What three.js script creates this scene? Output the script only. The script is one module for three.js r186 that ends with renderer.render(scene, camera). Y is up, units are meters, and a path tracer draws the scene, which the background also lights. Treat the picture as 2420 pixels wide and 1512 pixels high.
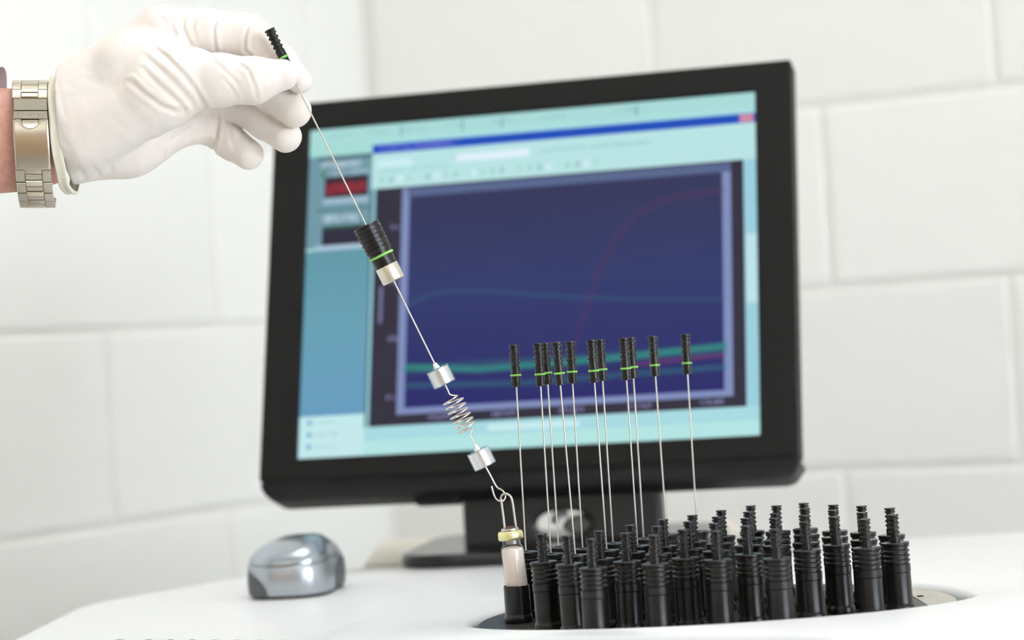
import * as THREE from 'three';
import { RectAreaLightUniformsLib } from 'three/addons/lights/RectAreaLightUniformsLib.js';
import { RoundedBoxGeometry } from 'three/addons/geometries/RoundedBoxGeometry.js';
import { mergeGeometries, mergeVertices, toCreasedNormals as creasedNormals } from 'three/addons/utils/BufferGeometryUtils.js';
import { ImprovedNoise } from 'three/addons/math/ImprovedNoise.js';
import { TextGeometry } from 'three/addons/geometries/TextGeometry.js';
import { FontLoader } from 'three/addons/loaders/FontLoader.js';

// ---------------------------------------------------------------- camera, sky, exposure
const scene = new THREE.Scene();
const D = Math.PI / 180;
const camera = new THREE.PerspectiveCamera(14.506, 2420 / 1512, 0.05, 60);
camera.position.set(0, 0.160, 1.32);
camera.rotation.set(0.55 * D, 0, -3.6 * D);
camera.focus = 1.318;
camera.userData.fStop = 7.3;
scene.add(camera);
const renderer = new THREE.WebGLRenderer({ antialias: true });
renderer.toneMapping = THREE.LinearToneMapping;
renderer.toneMappingExposure = 0.83;
renderer.shadowMap.enabled = true;
RectAreaLightUniformsLib.init();
scene.background = new THREE.Color().setRGB(14.4, 15.7, 17.0);   // bright overcast sky outside the window

// ---------------------------------------------------------------- helpers
const taken = {};
function numbered(name) { const n = taken[name] = (taken[name] ?? -1) + 1; return n ? name + '_' + String(n).padStart(3, '0') : name; }
function mesh(name, geometry, material, parent = scene) {
  const m = new THREE.Mesh(geometry, material);
  m.name = parent === scene ? numbered(name) : name;
  m.castShadow = m.receiveShadow = true;
  parent.add(m);
  return m;
}
function tag(o, label, category, group) { Object.assign(o.userData, { label, category }); if (group) o.userData.group = group; return o; }
function thing(name, label, category, [x, y, z] = [0, 0, 0], group) {
  const o = new THREE.Group(); o.name = numbered(name); o.position.set(x, y, z); scene.add(o);
  return tag(o, label, category, group);
}
function structure(name, geometry, material) { const m = mesh(name, geometry, material); m.userData.kind = 'structure'; return m; }
function copy(root, position, label) {
  const r = root.clone(); r.name = numbered(root.name.replace(/_\d{3}$/, '')); r.position.set(...position); scene.add(r);
  if (label) r.userData.label = label;
  return r;
}
let seed = 12345;
const rnd = () => { seed = (seed * 1664525 + 1013904223) >>> 0; return seed / 4294967296; };
const noise = new ImprovedNoise();
const lin = (r, g, b) => new THREE.Color().setRGB(r, g, b);
const srgb = (r, g, b) => new THREE.Color(`rgb(${r},${g},${b})`);
const std = (color, roughness = 0.5, extra = {}) => new THREE.MeshPhysicalMaterial({ color, roughness, ...extra });
const toCreasedNormals = (g, a) => { g.scale(1e4, 1e4, 1e4); const h = creasedNormals(g, a); h.scale(1e-4, 1e-4, 1e-4); return h; };   // that helper compares positions to 1/100 of a unit
const V2 = (x, y) => new THREE.Vector2(x, y), V3 = (x, y, z) => new THREE.Vector3(x, y, z);
const lathe = (pts, seg = 40, crease = 0.6) => toCreasedNormals(new THREE.LatheGeometry(pts.map(([r, y]) => V2(r / 1000, y / 1000)), seg), crease);   // mm in
function tube(points, radius, seg = 60, radial = 10, closed = false, tension = 0.5) {
  return new THREE.TubeGeometry(new THREE.CatmullRomCurve3(points, closed, 'catmullrom', tension), seg, radius, radial, closed);
}
function noiseTexture(size, fn, colour = false) {
  const d = new Uint8Array(size * size * 4);
  for (let j = 0; j < size; j++) for (let i = 0; i < size; i++) {
    const v = fn(i, j), k = (j * size + i) * 4;
    if (colour) { d[k] = v[0]; d[k + 1] = v[1]; d[k + 2] = v[2]; } else d[k] = d[k + 1] = d[k + 2] = v;
    d[k + 3] = 255;
  }
  const t = new THREE.DataTexture(d, size, size); t.magFilter = THREE.LinearFilter; t.minFilter = THREE.LinearMipmapLinearFilter; t.generateMipmaps = true;
  t.wrapS = t.wrapT = THREE.RepeatWrapping; if (colour) t.colorSpace = THREE.SRGBColorSpace; t.needsUpdate = true; return t;
}
const grainTex = noiseTexture(256, () => 90 + 130 * rnd());
const paintTex = noiseTexture(256, (i, j) => {
  let s = 0, a = 0.5; for (let o = 8; o <= 64; o *= 2) { s += a * noise.noise(i / 256 * o, j / 256 * o, o); a *= 0.6; }
  return 128 + 110 * s + 12 * (rnd() - 0.5);
});

// ---------------------------------------------------------------- materials
const blockMat = [0.845, 0.86, 0.83].map((k) => std(lin(k, k * 0.998, k * 0.962), 0.55, { bumpMap: paintTex, bumpScale: 0.0012 }));
const mortarMat = std(lin(0.80, 0.79, 0.755), 0.75, { bumpMap: grainTex, bumpScale: 0.001 });
const plainWall = std(lin(0.50, 0.48, 0.45), 0.7, { bumpMap: paintTex, bumpScale: 0.001 });
const shellMat = std(lin(0.775, 0.79, 0.805), 0.38, { bumpMap: grainTex, bumpScale: 0.00004 });
const blackPlastic = std(lin(0.007, 0.007, 0.0075), 0.29, { specularIntensity: 0.85 });
const holeMat = std(lin(0.004, 0.004, 0.004), 0.9);
const greenRubber = std(lin(0.22, 0.56, 0.10), 0.45);
const steel = std(lin(0.66, 0.62, 0.56), 0.24, { metalness: 1 });
const steelDull = std(lin(0.52, 0.49, 0.44), 0.36, { metalness: 1 });

// ---------------------------------------------------------------- room: two painted block walls meeting in a corner, closed behind the camera
const YAW = -29.5 * D;                       // direction of the right wall, measured from +x
const corner = V3(-0.159, 0, -1.73);
const eu = V3(Math.cos(YAW), 0, -Math.sin(YAW)), ew = V3(Math.sin(YAW), 0, Math.cos(YAW));
const FLOOR = -0.8, CEIL = 1.8, LU = 5.6, LW = 6.4, T = 0.15;
const room = (u, y, w) => corner.clone().addScaledVector(eu, u).addScaledVector(ew, w).setY(y);
function roomBox(name, u0, u1, y0, y1, w0, w1, material) {
  const m = structure(name, new THREE.BoxGeometry(u1 - u0, y1 - y0, w1 - w0), material);
  m.position.copy(room((u0 + u1) / 2, (y0 + y1) / 2, (w0 + w1) / 2)); m.rotation.y = YAW; return m;
}
roomBox('floor', -T, LU + T, FLOOR - 0.1, FLOOR, -T, LW + T, std(lin(0.30, 0.28, 0.25), 0.45, { bumpMap: paintTex, bumpScale: 0.0006 }));
roomBox('ceiling', -T, LU + T, CEIL, CEIL + 0.1, -T, LW + T, std(lin(0.84, 0.83, 0.80), 0.9));
const BL = 0.4, BH = 0.2, BT = 0.03, J = 0.003;
const blockGeo = new RoundedBoxGeometry(BL - J, BH - J, BT, 4, 0.006);
function uvMetres(g) { const p = g.attributes.position, n = g.attributes.normal, u = new Float32Array(p.count * 2);
  for (let i = 0; i < p.count; i++) { const ax = Math.abs(n.getX(i)), ay = Math.abs(n.getY(i)), az = Math.abs(n.getZ(i));
    if (az >= ax && az >= ay) { u[2 * i] = p.getX(i); u[2 * i + 1] = p.getY(i); } else if (ay >= ax) { u[2 * i] = p.getX(i); u[2 * i + 1] = p.getZ(i); } else { u[2 * i] = p.getZ(i); u[2 * i + 1] = p.getY(i); } }
  g.setAttribute('uv', new THREE.BufferAttribute(u, 2)); return g; }
uvMetres(blockGeo); { const uv = blockGeo.attributes.uv; for (let i = 0; i < uv.count; i++) uv.setXY(i, uv.getX(i) * 3.1, uv.getY(i) * 3.1); }
function blockWall(wall, length, offset, flip) {           // blocks in running bond, in the wall's own frame (x along the wall, z into the room)
  const rows = Math.round((CEIL - FLOOR) / BH);
  for (let r = 0; r < rows; r++) for (let c = -1; c * BL < length; c++) {
    let a = c * BL + offset + (r % 2 ? BL / 2 : 0), b = a + BL;
    a = Math.max(a, 0.012); b = Math.min(b, length); if (b - a < 0.05) continue;
    const k = mesh('block', blockGeo, blockMat[Math.floor(rnd() * 3)], wall);
    k.scale.x = (b - a - J) / (BL - J);
    k.position.set(flip * ((a + b) / 2 - length / 2), FLOOR + (r + 0.5) * BH - (FLOOR + CEIL) / 2, T / 2 - BT / 2 + 0.0024 + 0.0008 * (rnd() - 0.5));
    k.rotation.y = 0.0016 * (rnd() - 0.5);
  }
}
const wallRight = roomBox('wall_right', 0, LU, FLOOR, CEIL, -T, 0, mortarMat);
blockWall(wallRight, LU, 0.39, 1);
const wallLeft = structure('wall_left', new THREE.BoxGeometry(LW, CEIL - FLOOR, T), mortarMat);
wallLeft.position.copy(room(-T / 2, (FLOOR + CEIL) / 2, LW / 2)); wallLeft.rotation.y = YAW + Math.PI / 2;
blockWall(wallLeft, LW, 0.13, -1);
roomBox('wall_rear', 0, LU, FLOOR, CEIL, LW, LW + T, std(lin(0.36, 0.25, 0.15), 0.7, { bumpMap: paintTex, bumpScale: 0.001 }));
{ // window wall on the camera's right, with a real opening
  const u0 = LU, u1 = LU + T, wa = 1.1, wb = 4.8, ya = 0.0, yb = 1.5;
  const g = [[FLOOR, ya, 0, LW], [yb, CEIL, 0, LW], [ya, yb, 0, wa], [ya, yb, wb, LW]].map(([y0, y1, w0, w1]) => {
    const b = new THREE.BoxGeometry(T, y1 - y0, w1 - w0); b.translate((u0 + u1) / 2, (y0 + y1) / 2, (w0 + w1) / 2); return b; });
  const wall = structure('wall_window', mergeGeometries(g), plainWall); wall.position.copy(corner); wall.rotation.y = YAW;
  const win = new THREE.Group(); win.name = 'window_1'; win.userData.kind = 'structure'; win.position.copy(corner); win.rotation.y = YAW; scene.add(win);
  const frame = std(lin(0.75, 0.75, 0.74), 0.4), glass = std(lin(1, 1, 1), 0.02, { transmission: 1, thickness: 0, ior: 1.5 });
  const bar = (name, y0, y1, w0, w1) => mesh(name, new THREE.BoxGeometry(0.06, y1 - y0, w1 - w0).translate(u0 + 0.08, (y0 + y1) / 2, (w0 + w1) / 2), frame, win);
  bar('window_frame', ya, ya + 0.05, wa, wb); bar('window_frame', yb - 0.05, yb, wa, wb); bar('window_frame', ya + 0.05, yb - 0.05, wa, wa + 0.05); bar('window_frame', ya + 0.05, yb - 0.05, wb - 0.05, wb);
  bar('mullion', ya + 0.05, yb - 0.05, (wa + wb) / 2 - 0.03, (wa + wb) / 2 + 0.03);
  for (const [p, q] of [[wa + 0.05, (wa + wb) / 2 - 0.03], [(wa + wb) / 2 + 0.03, wb - 0.05]]) mesh('pane', new THREE.BoxGeometry(0.004, yb - ya - 0.1, q - p).translate(u0 + 0.08, (ya + yb) / 2, (p + q) / 2), glass, win);
}
{ // honey-coloured wooden door behind the camera: the warm streak mirrored in the black caps and the watch
  const d = new THREE.Group(); d.name = 'door_1'; d.userData.kind = 'structure'; d.position.copy(room(1.9, FLOOR, LW)); d.rotation.y = YAW + Math.PI; scene.add(d);
  const wood = std(lin(0.68, 0.40, 0.15), 0.5, { bumpMap: paintTex, bumpScale: 0.0005 });
  mesh('door_leaf', new RoundedBoxGeometry(0.9, 2.05, 0.045, 2, 0.005).translate(0, 1.027, 0.024), wood, d);
  for (const s of [-1, 1]) mesh('door_jamb', new THREE.BoxGeometry(0.08, 2.1, 0.03).translate(s * 0.5, 1.05, 0.016), wood, d);
  mesh('door_head', new THREE.BoxGeometry(1.08, 0.08, 0.03).translate(0, 2.14, 0.016), wood, d);
  mesh('door_handle', new THREE.CylinderGeometry(0.011, 0.011, 0.13, 16).rotateZ(Math.PI / 2).translate(0.33, 1.02, 0.09), steel, d);
}
// ceiling light panels: glowing diffuser and an area light of the same size just under it
const PANEL = [1.2, 0.9];
for (const [u, w, where] of [[1.1, 1.25, 'above the long block wall behind the monitor'], [1.5, 4.9, 'next to the wooden door'], [4.1, 4.9, 'in the rear window corner']]) {
  const p = room(u, CEIL, w);
  const o = thing('ceiling_light', 'flat white ceiling light panel ' + where, 'light', [p.x, p.y, p.z], 'ceiling light panels'); o.rotation.y = YAW;
  mesh('frame', new THREE.BoxGeometry(PANEL[0] + 0.05, 0.03, PANEL[1] + 0.05).translate(0, -0.016, 0), std(lin(0.8, 0.8, 0.8), 0.5), o);
  mesh('diffuser', new THREE.BoxGeometry(PANEL[0], 0.006, PANEL[1]).translate(0, -0.035, 0), std(lin(0.9, 0.9, 0.9), 0.6, { emissive: lin(1, 0.95, 0.87), emissiveIntensity: 1.9 }), o);
  const l = new THREE.RectAreaLight(lin(1, 0.985, 0.95), 4.7, PANEL[0], PANEL[1]);
  l.position.set(0, -0.042, 0); l.rotation.x = -Math.PI / 2; l.castShadow = true; o.add(l); l.name = 'lamp_light';
}

// ---------------------------------------------------------------- instrument housing with round deck, and the sample carousel
const housing = thing('instrument_housing', 'white moulded instrument housing with round raised deck around the carousel', 'instrument', [0, FLOOR, 0]);
{
  const s = new THREE.Shape();
  const pts = [[-0.33, 0.45], [-0.317, -0.208], [-0.309, -0.395], [-0.30, -0.425], [-0.225, -0.540], [-0.205, -0.555], [-0.142, -0.565], [0.327, -0.522], [0.75, -0.483], [0.75, 0.45]];
  s.moveTo(pts[0][0], -pts[0][1]); for (const [x, z] of pts.slice(1)) s.lineTo(x, -z); s.closePath();
  const g = new THREE.ExtrudeGeometry(s, { depth: -FLOOR - 0.006, bevelEnabled: true, bevelThickness: 0.006, bevelSize: 0.006, bevelOffset: -0.006, bevelSegments: 4 });
  g.rotateX(-Math.PI / 2); g.translate(0, 0, 0); g.computeBoundingBox(); g.translate(0, -g.boundingBox.max.y - FLOOR, 0);
  g.computeBoundingBox(); mesh('body', toCreasedNormals(uvScaled(g), 0.5), shellMat, housing);
}
function uvScaled(g) { const uv = g.attributes.uv; if (uv) for (let i = 0; i < uv.count; i++) uv.setXY(i, uv.getX(i) * 6, uv.getY(i) * 6); return g; }
const CX = 0.0987, CZ = 0.0, PLATE = 0.0136;
{
  const NT = 180, rows = [];
  const smooth = (a, b, x) => { const t = Math.min(1, Math.max(0, (x - a) / (b - a))); return t * t * (3 - 2 * t); };
  for (let j = 0; j <= NT; j++) {
    const th = j / NT * 2 * Math.PI, fr = Math.max(0, Math.sin(th));
    const lip = 0.0146 + 0.0078 * Math.pow(fr, 0.85);
    const dth = Math.abs(th - 120 * D);
    const rOut = Math.min(0.262, dth < 1.4 ? 0.1425 / Math.cos(dth) : 9), crest = Math.min(0.186, rOut - 0.007);
    const hc = Math.max(0.0150, lip * 0.72 + 0.0028), R = 0.1305, pr = [];
    pr.push([R, 0.002], [R, lip - 0.0045]);
    for (let k = 1; k <= 6; k++) { const a = k / 6 * Math.PI / 2; pr.push([R + 0.0045 * (1 - Math.cos(a)), lip - 0.0045 + 0.0045 * Math.sin(a)]); }
    for (let k = 1; k <= 5; k++) { const t = k / 5; pr.push([R + 0.0045 + t * (crest - R - 0.0045), lip + (hc - lip) * t * t]); }
    for (let k = 1; k <= 14; k++) { const t = k / 14; pr.push([crest + t * (rOut - crest), hc * (1 - smooth(0, 1, t)) - 0.0004 * t]); }
    rows.push(pr.map(([r, y]) => [CX + r * Math.cos(th), y, CZ + r * Math.sin(th)]));
  }
  const m = rows[0].length, pos = [], idx = [], uv = [];
  for (const r of rows) for (const p of r) { pos.push(p[0], p[1] - FLOOR, p[2]); uv.push(p[0] * 6, p[2] * 6); }
  for (let j = 0; j < NT; j++) for (let i = 0; i < m - 1; i++) { const a = j * m + i, b = a + 1, c = a + m, d = c + 1; idx.push(a, b, c, b, d, c); }
  const g = new THREE.BufferGeometry(); g.setAttribute('position', new THREE.Float32BufferAttribute(pos, 3)); g.setAttribute('uv', new THREE.Float32BufferAttribute(uv, 2)); g.setIndex(idx); g.computeVertexNormals();
  mesh('deck', g, shellMat, housing);
}
const carousel = thing('sample_carousel', 'round flat carousel plate carrying the black capsules, sunk in the white housing', 'carousel', [0.097, 0, 0.0]);
{
  const dark = noiseTexture(256, () => { const s = rnd() > 0.992 ? 120 : 0, v = 26 + 14 * rnd() + s; return [v, v * 0.97, v * 0.93]; }, true); dark.repeat.set(8, 8);
  const pale = noiseTexture(256, (i, j) => { const n = 176 + 16 * noise.noise(i / 9, j / 9, 3) + 8 * rnd() - (rnd() > 0.997 ? 30 : 0); return [n, n * 0.975, n * 0.92]; }, true); pale.repeat.set(6, 6);
  const sector = (a0, a1) => { const s = new THREE.Shape(); s.moveTo(0, 0); s.absarc(0, 0, 0.125, a0, a1, false); s.closePath();
    const g = new THREE.ExtrudeGeometry(s, { depth: 0.0086, bevelEnabled: true, bevelThickness: 0.001, bevelSize: 0.0006, bevelOffset: -0.0006, bevelSegments: 2, curveSegments: 90 }); g.rotateX(-Math.PI / 2); g.translate(0, PLATE - 0.0096, 0); return g; };
  mesh('dark_plate', sector(32 * D, 328 * D), std(lin(1, 1, 1), 0.42, { map: dark }), carousel);
  const p = mesh('pale_plate', sector(-32 * D, 32 * D), std(lin(1, 1, 1), 0.5, { map: pale }), carousel); p.userData.label = 'pale beige sector of the plate';
  mesh('screw_hole', new THREE.CylinderGeometry(0.0018, 0.0018, 0.0006, 20).translate(0.109, PLATE + 0.0001, -0.0085), holeMat, carousel);
  mesh('hub', new THREE.CylinderGeometry(0.02, 0.02, PLATE - 0.0096 - 0.0002, 32).translate(0, (PLATE - 0.0096) / 2 + 0.0001, 0), blackPlastic, carousel);
}

// ---------------------------------------------------------------- black capsules
const capsuleBody = lathe([[0, 0], [6.9, 0], [7.3, 0.5], [7.3, 2.7], [7.0, 3.6], [6.5, 4.3], [6.45, 4.6], [6.45, 19.9], [0, 19.9]]);
const capProfile = () => { const p = [[0, 20.0], [6.3, 20.0], [6.65, 20.35], [6.7, 24.0]]; let y = 24.0;
  for (let k = 0; k < 4; k++) p.push([6.1, y + 0.4], [6.1, y + 1.3], [6.8, y + 1.45], [6.8, y + 2.1], [6.62, y + 2.35]), y += 2.4;
  p.push([6.25, y + 0.1], [6.25, 33.3 + 0.2], [6.95, 33.75], [6.95, 34.8], [6.75, 35.0], [0, 35.0]); return p.filter((q, i, a) => !i || q[1] >= a[i - 1][1]); };
const capGeo = lathe(capProfile());
const ridged = (base, n, top, r0, r1) => { const p = []; const h = (top - base) / (n + 0.55); let y = base;
  for (let k = 0; k < n; k++) { p.push([r0, y], [r0, y + h * 0.42], [r1, y + h * 0.5], [r1, y + h * 0.82], [r1 - 0.22, y + h * 0.94]); y += h; }
  p.push([r0, y], [r0, y + h * 0.1], [r1 + 0.08, y + h * 0.16], [r1 + 0.08, top - 0.12], [r1 - 0.06, top], [0, top]); return p; };
const knobGeo = lathe([[0, 35.02], [2.55, 35.02], [2.55, 38.2], ...ridged(38.3, 4, 49, 2.1, 2.8)], 28);
const gripGeo = lathe([[0, 0], [2.35, 0], [2.5, 0.2], [2.5, 5.6], [2.3, 5.7], [2.3, 6.7], [2.55, 6.8], [2.55, 10.6], ...ridged(10.8, 4, 22.6, 2.1, 2.8)], 28);
const ringGeo = new THREE.TorusGeometry(0.0025, 0.00055, 12, 36).rotateX(Math.PI / 2);
const gripHole = new THREE.CylinderGeometry(0.00048, 0.00048, 0.0004, 14).rotateX(Math.PI / 2).translate(0, 0.0016, 0.00238);
function capsule(name, label, category, group) {
  const t = thing(name, label, category, [0, PLATE, 0], group);
  mesh('body', capsuleBody, blackPlastic, t); mesh('cap', capGeo, blackPlastic, t); return t;
}
const closed = capsule('sample_capsule', 'closed black ribbed plastic capsule with short stepped knob standing on the carousel', 'capsule', 'closed capsules on the carousel');
mesh('knob', knobGeo, blackPlastic, closed);
const closedSpots = [[0.009, 0.0398, -1.2000000000000002, 0], [0.0217, 0.0616, -1.2000000000000002, 0], [0.0315, 0.0899, 0.6400000000000001, 0], [0.0375, 0.0416, 0.0, 0], [0.0494, 0.0662, 0.4, 0], [0.0548, 0.0148, 0.0, 0], [0.0622, 0.0906, 0.4, 0], [0.0672, 0.0347, 0.0, 0], [0.0729, -0.0098, 0.0, 0], [0.0787, 0.0677, -0.4, 0], [0.0847, 0.0165, 0.0, 0], [0.0898, -0.0271, 0.0, 0], [0.0932, 0.0887, 0.0, 0], [0.0963, 0.0391, 0.0, 0], [0.1013, -0.005, 0.0, 0], [0.1071, -0.0501, 0.0, 0], [0.1101, 0.0687, -0.4, 0], [0.1143, 0.0181, 0.0, 0], [0.1197, -0.0262, 0.0, 0], [0.1253, -0.0717, 0.0, 0], [0.1214, 0.1009, -0.8, 0], [0.1279, 0.0304, 0.0, 0], [0.1318, -0.0031, 0.0, 0], [0.1382, -0.0591, 0.0, 0], [0.1398, 0.068, -0.8, 0], [0.1438, 0.0243, 0.0, 0], [0.1499, -0.0248, 0.0, 0], [0.154, -0.0655, 0.0, 0], [0.1571, 0.047, -0.8, 0], [0.1619, 0.0003, 0.0, 0], [0.1668, -0.0383, 0.0, 0], [0.1688, 0.0744, -0.96, 0], [0.1731, 0.029, 0.0, 0], [0.1792, -0.0174, 0.0, 0], [0.1857, 0.0573, -1.2800000000000002, 0], [0.1904, 0.0104, -0.4, 0]];
const closedLabels = { 0: 'closed black ribbed capsule touching the open cup with the glass vial', 1: 'closed black ribbed capsule second from the open cup along the carousel rim', 34: 'closed black ribbed capsule on the carousel rim next to the pale beige plate', 35: 'closed black ribbed capsule behind the one next to the pale beige plate' };
closedSpots.forEach(([x, z, lx, lz], i) => {
  const o = i ? copy(closed, [x, PLATE, z]) : closed;
  if (true) o.userData.label = closedLabels[i] ?? 'closed black ribbed plastic capsule with short stepped knob among the others on the carousel';
  o.position.set(x, PLATE + 0.0072 * Math.abs(Math.sin(lx * D)) , z); o.rotation.set(lz * D, rnd() * 6, -lx * D, 'ZXY');
});
const ROD = 0.111;
const raised = capsule('raised_capsule', 'black carousel capsule whose knob with green ring is raised on a thin steel rod', 'capsule', 'capsules with raised rods on the carousel');
{
  const grip = mesh('grip', gripGeo, blackPlastic, raised); grip.position.y = 0.035 + ROD - 0.0226;
  for (let k = 0; k < 4; k++) { const h = mesh('hole', gripHole, holeMat, grip); h.rotation.y = k * Math.PI / 2 + 0.3; }
  const r = mesh('ring', ringGeo, greenRubber, grip); r.position.y = 0.0062; r.userData.label = 'green rubber ring';
  const rod = mesh('rod', new THREE.CylinderGeometry(0.00042, 0.00042, ROD - 0.0226 + 0.004, 12), steelDull, raised); rod.position.y = 0.035 + (ROD - 0.0226) / 2; rod.userData.label = 'thin steel rod';
  mesh('bushing', new THREE.CylinderGeometry(0.0016, 0.0020, 0.0006, 20).translate(0, 0.0353, 0), blackPlastic, raised);
}
const raisedSpots = [[-0.0005, -0.029, 0.28], [0.0127, -0.0055, 0.09], [0.0176, -0.046, -0.17], [0.0261, 0.0144, -1.46], [0.03, -0.0251, 0.1], [0.0426, -0.0047, -0.59], [0.0473, -0.0485, -0.06], [0.0595, -0.0219, -0.23], [0.0649, -0.067, -0.01], [0.0792, -0.0862, -0.51], [0.0964, -0.0936, 0.09]];
const raisedLabels = { 0: 'black capsule with raised rod and green ring right behind the glass vial', 3: 'black capsule whose raised rod with green ring leans aside more than the others', 10: 'black capsule with raised rod standing alone at the far carousel rim' };
raisedSpots.forEach(([x, z, lx], i) => {
  const o = i ? copy(raised, [x, PLATE, z]) : raised;
  if (true) o.userData.label = raisedLabels[i] ?? 'black carousel capsule whose knob with green ring is raised on a thin steel rod';
  o.position.set(x, PLATE + 0.0072 * Math.abs(Math.sin(lx * D)), z); o.rotation.set(0, (i * 2.4) % 1.5, -lx * D, 'ZXY');
});

// ---------------------------------------------------------------- open cup with the glass vial, and the hanger held by the hand; both built in the plane of the hanger
const FRAME = [-0.1726, 0.2962, 0.0012];
const inFrame = (o) => { o.position.set(...FRAME); o.rotation.set(0.55 * D, 0, -3.6 * D); return o; };
const DZ = -7;                                // the hanger leans away a little: millimetres behind its top at the hook
const tip = (x, y, z) => { const k = 1 - z / 1320; return V3((180 + (x - 180) * k) / 1000, (-112.4 + (y + 112.4) * k) / 1000, z / 1000); };
const Q = (x, y, z = 0) => V3(x / 1000, y / 1000, z / 1000);
function along(g, a, b) { // put a geometry built along +y from 0 onto the line from a towards b
  const d = b.clone().sub(a).normalize(); return g.applyQuaternion(new THREE.Quaternion().setFromUnitVectors(V3(0, 1, 0), d)).translate(a.x, a.y, a.z); }
const cupSpot = [-0.0064, -0.006];
const cup = thing('open_cup', 'open black cup at the carousel rim holding the small glass vial', 'cup', [cupSpot[0], PLATE, cupSpot[1]]);
mesh('cup_wall', lathe([[0, 0], [7.2, 0], [7.5, 0.5], [7.5, 2.9], [7.3, 4.0], [6.9, 4.5], [6.9, 19.4], [6.7, 19.6], [6.5, 19.4], [6.5, 1.2], [0, 1.2]]), blackPlastic, cup);

const vial = tag(inFrame(new THREE.Group()), 'small glass vial of pinkish sand with gold crimp cap and wire loop', 'vial'); vial.name = 'glass_vial'; scene.add(vial);
{
  const K = (x, y, z) => tip(x, y, z + DZ), top = K(178.9, -222.2, 0), bot = K(183, -258, 0);   // axis: crimp top, bottom
  const axis = new THREE.Group(); axis.name = 'vial_axis';
  const dir = top.clone().sub(bot), L = dir.length() * 1000; dir.normalize();
  const put = (name, g, m, parent = vial) => mesh(name, along(g, bot, bot.clone().add(dir)), m, parent);
  const glass = std(lin(1, 1, 1), 0.03, { transmission: 1, thickness: 0, ior: 1.5, specularIntensity: 1 });
  const H = L - 1.0, S = H - 7.6;
  put('glass_body', lathe([[0, 0], [5.2, 0], [6.0, 0.7], [6.05, 2], [6.05, S - 2.4], [5.75, S - 1.0], [4.9, S + 0.1], [4.7, S + 0.8], [4.7, S + 4.2]], 64, 0.8), glass);
  const sandTex = noiseTexture(256, () => { const r = rnd(), d = r < 0.06 ? 40 + 90 * rnd() : 0, n = 16 * (rnd() - 0.5); return [252 + n / 3 - d, 238 + n - d * 1.1, 229 + n - d * 1.2].map((v) => Math.max(60, Math.min(255, v))); }, true); sandTex.repeat.set(1, 1);
  const sg = lathe([[0, 0.9], [4.8, 0.9], [5.5, 1.6], [5.6, 2.4], [5.6, S - 3.0], [5.35, S - 2.0], [4.5, S - 1.3], [2.0, S - 0.6], [0, S - 0.2]], 64, 0.8);
  { const q = sg.attributes.position, u = sg.attributes.uv; for (let i = 0; i < q.count; i++) u.setXY(i, Math.round(1000 * Math.atan2(q.getX(i), -q.getZ(i)) / Math.PI) / 1000, q.getY(i) * 60 + Math.hypot(q.getX(i), q.getZ(i)) * 20); }
  const sp = sg.attributes.position; for (let i = 0; i < sp.count; i++) if (sp.getY(i) > (S - 2) / 1000) sp.setY(i, sp.getY(i) + 0.0004 * noise.noise(sp.getX(i) * 900, sp.getZ(i) * 900, 1) - sp.getX(i) * 0.06);
  const sand = put('sand', sg, std(lin(1, 1, 1), 0.95, { map: sandTex, bumpMap: grainTex, bumpScale: 0.0002 })); sand.userData.label = 'pinkish white sand with dark specks'; sand.userData.kind = 'stuff';
  put('stopper', lathe([[0, S + 0.6], [2.6, S + 0.6], [3.0, S + 1.2], [3.0, S + 4.5], [0, S + 4.5]]), std(lin(0.30, 0.29, 0.28), 0.6));
  put('crimp_cap', lathe([[4.8, S + 3.0], [6.2, S + 2.9], [6.6, S + 3.4], [6.7, S + 4.4], [6.65, S + 6.4], [6.2, S + 7.4], [5.1, S + 7.7], [3.6, S + 7.7]], 56, 1.2), std(lin(0.80, 0.74, 0.38), 0.36, { metalness: 0.85 })).userData.label = 'pale gold crimp cap';
  put('washer', lathe([[2.4, S + 7.75], [4.5, S + 7.75], [4.7, S + 8.0], [4.7, S + 8.8], [4.5, S + 9.1], [2.4, S + 9.1]]), steelDull);
  put('plug', lathe([[0, S + 9.0], [2.5, S + 9.0], [2.5, S + 9.6], [1.5, S + 10.0], [0, S + 10.0]]), std(lin(0.16, 0.06, 0.035), 0.7, { bumpMap: grainTex, bumpScale: 0.0003 })).userData.label = 'rust brown plug in the washer';
  mesh('wire_loop', tube([K(176.4, -223.4, -0.6), K(175.4, -215, -0.6), K(174.4, -207.5, -0.5), K(174.2, -206, -0.5), K(175.1, -204.2, -0.1), K(177.0, -203.7, 0.5), K(179.2, -205.0, 0.6), K(180.3, -208.2, 0.6), K(181.2, -214.5, 0.5), K(182.3, -222.6, 0.3)], 0.00062, 90, 12), steelDull, vial);
}

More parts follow.
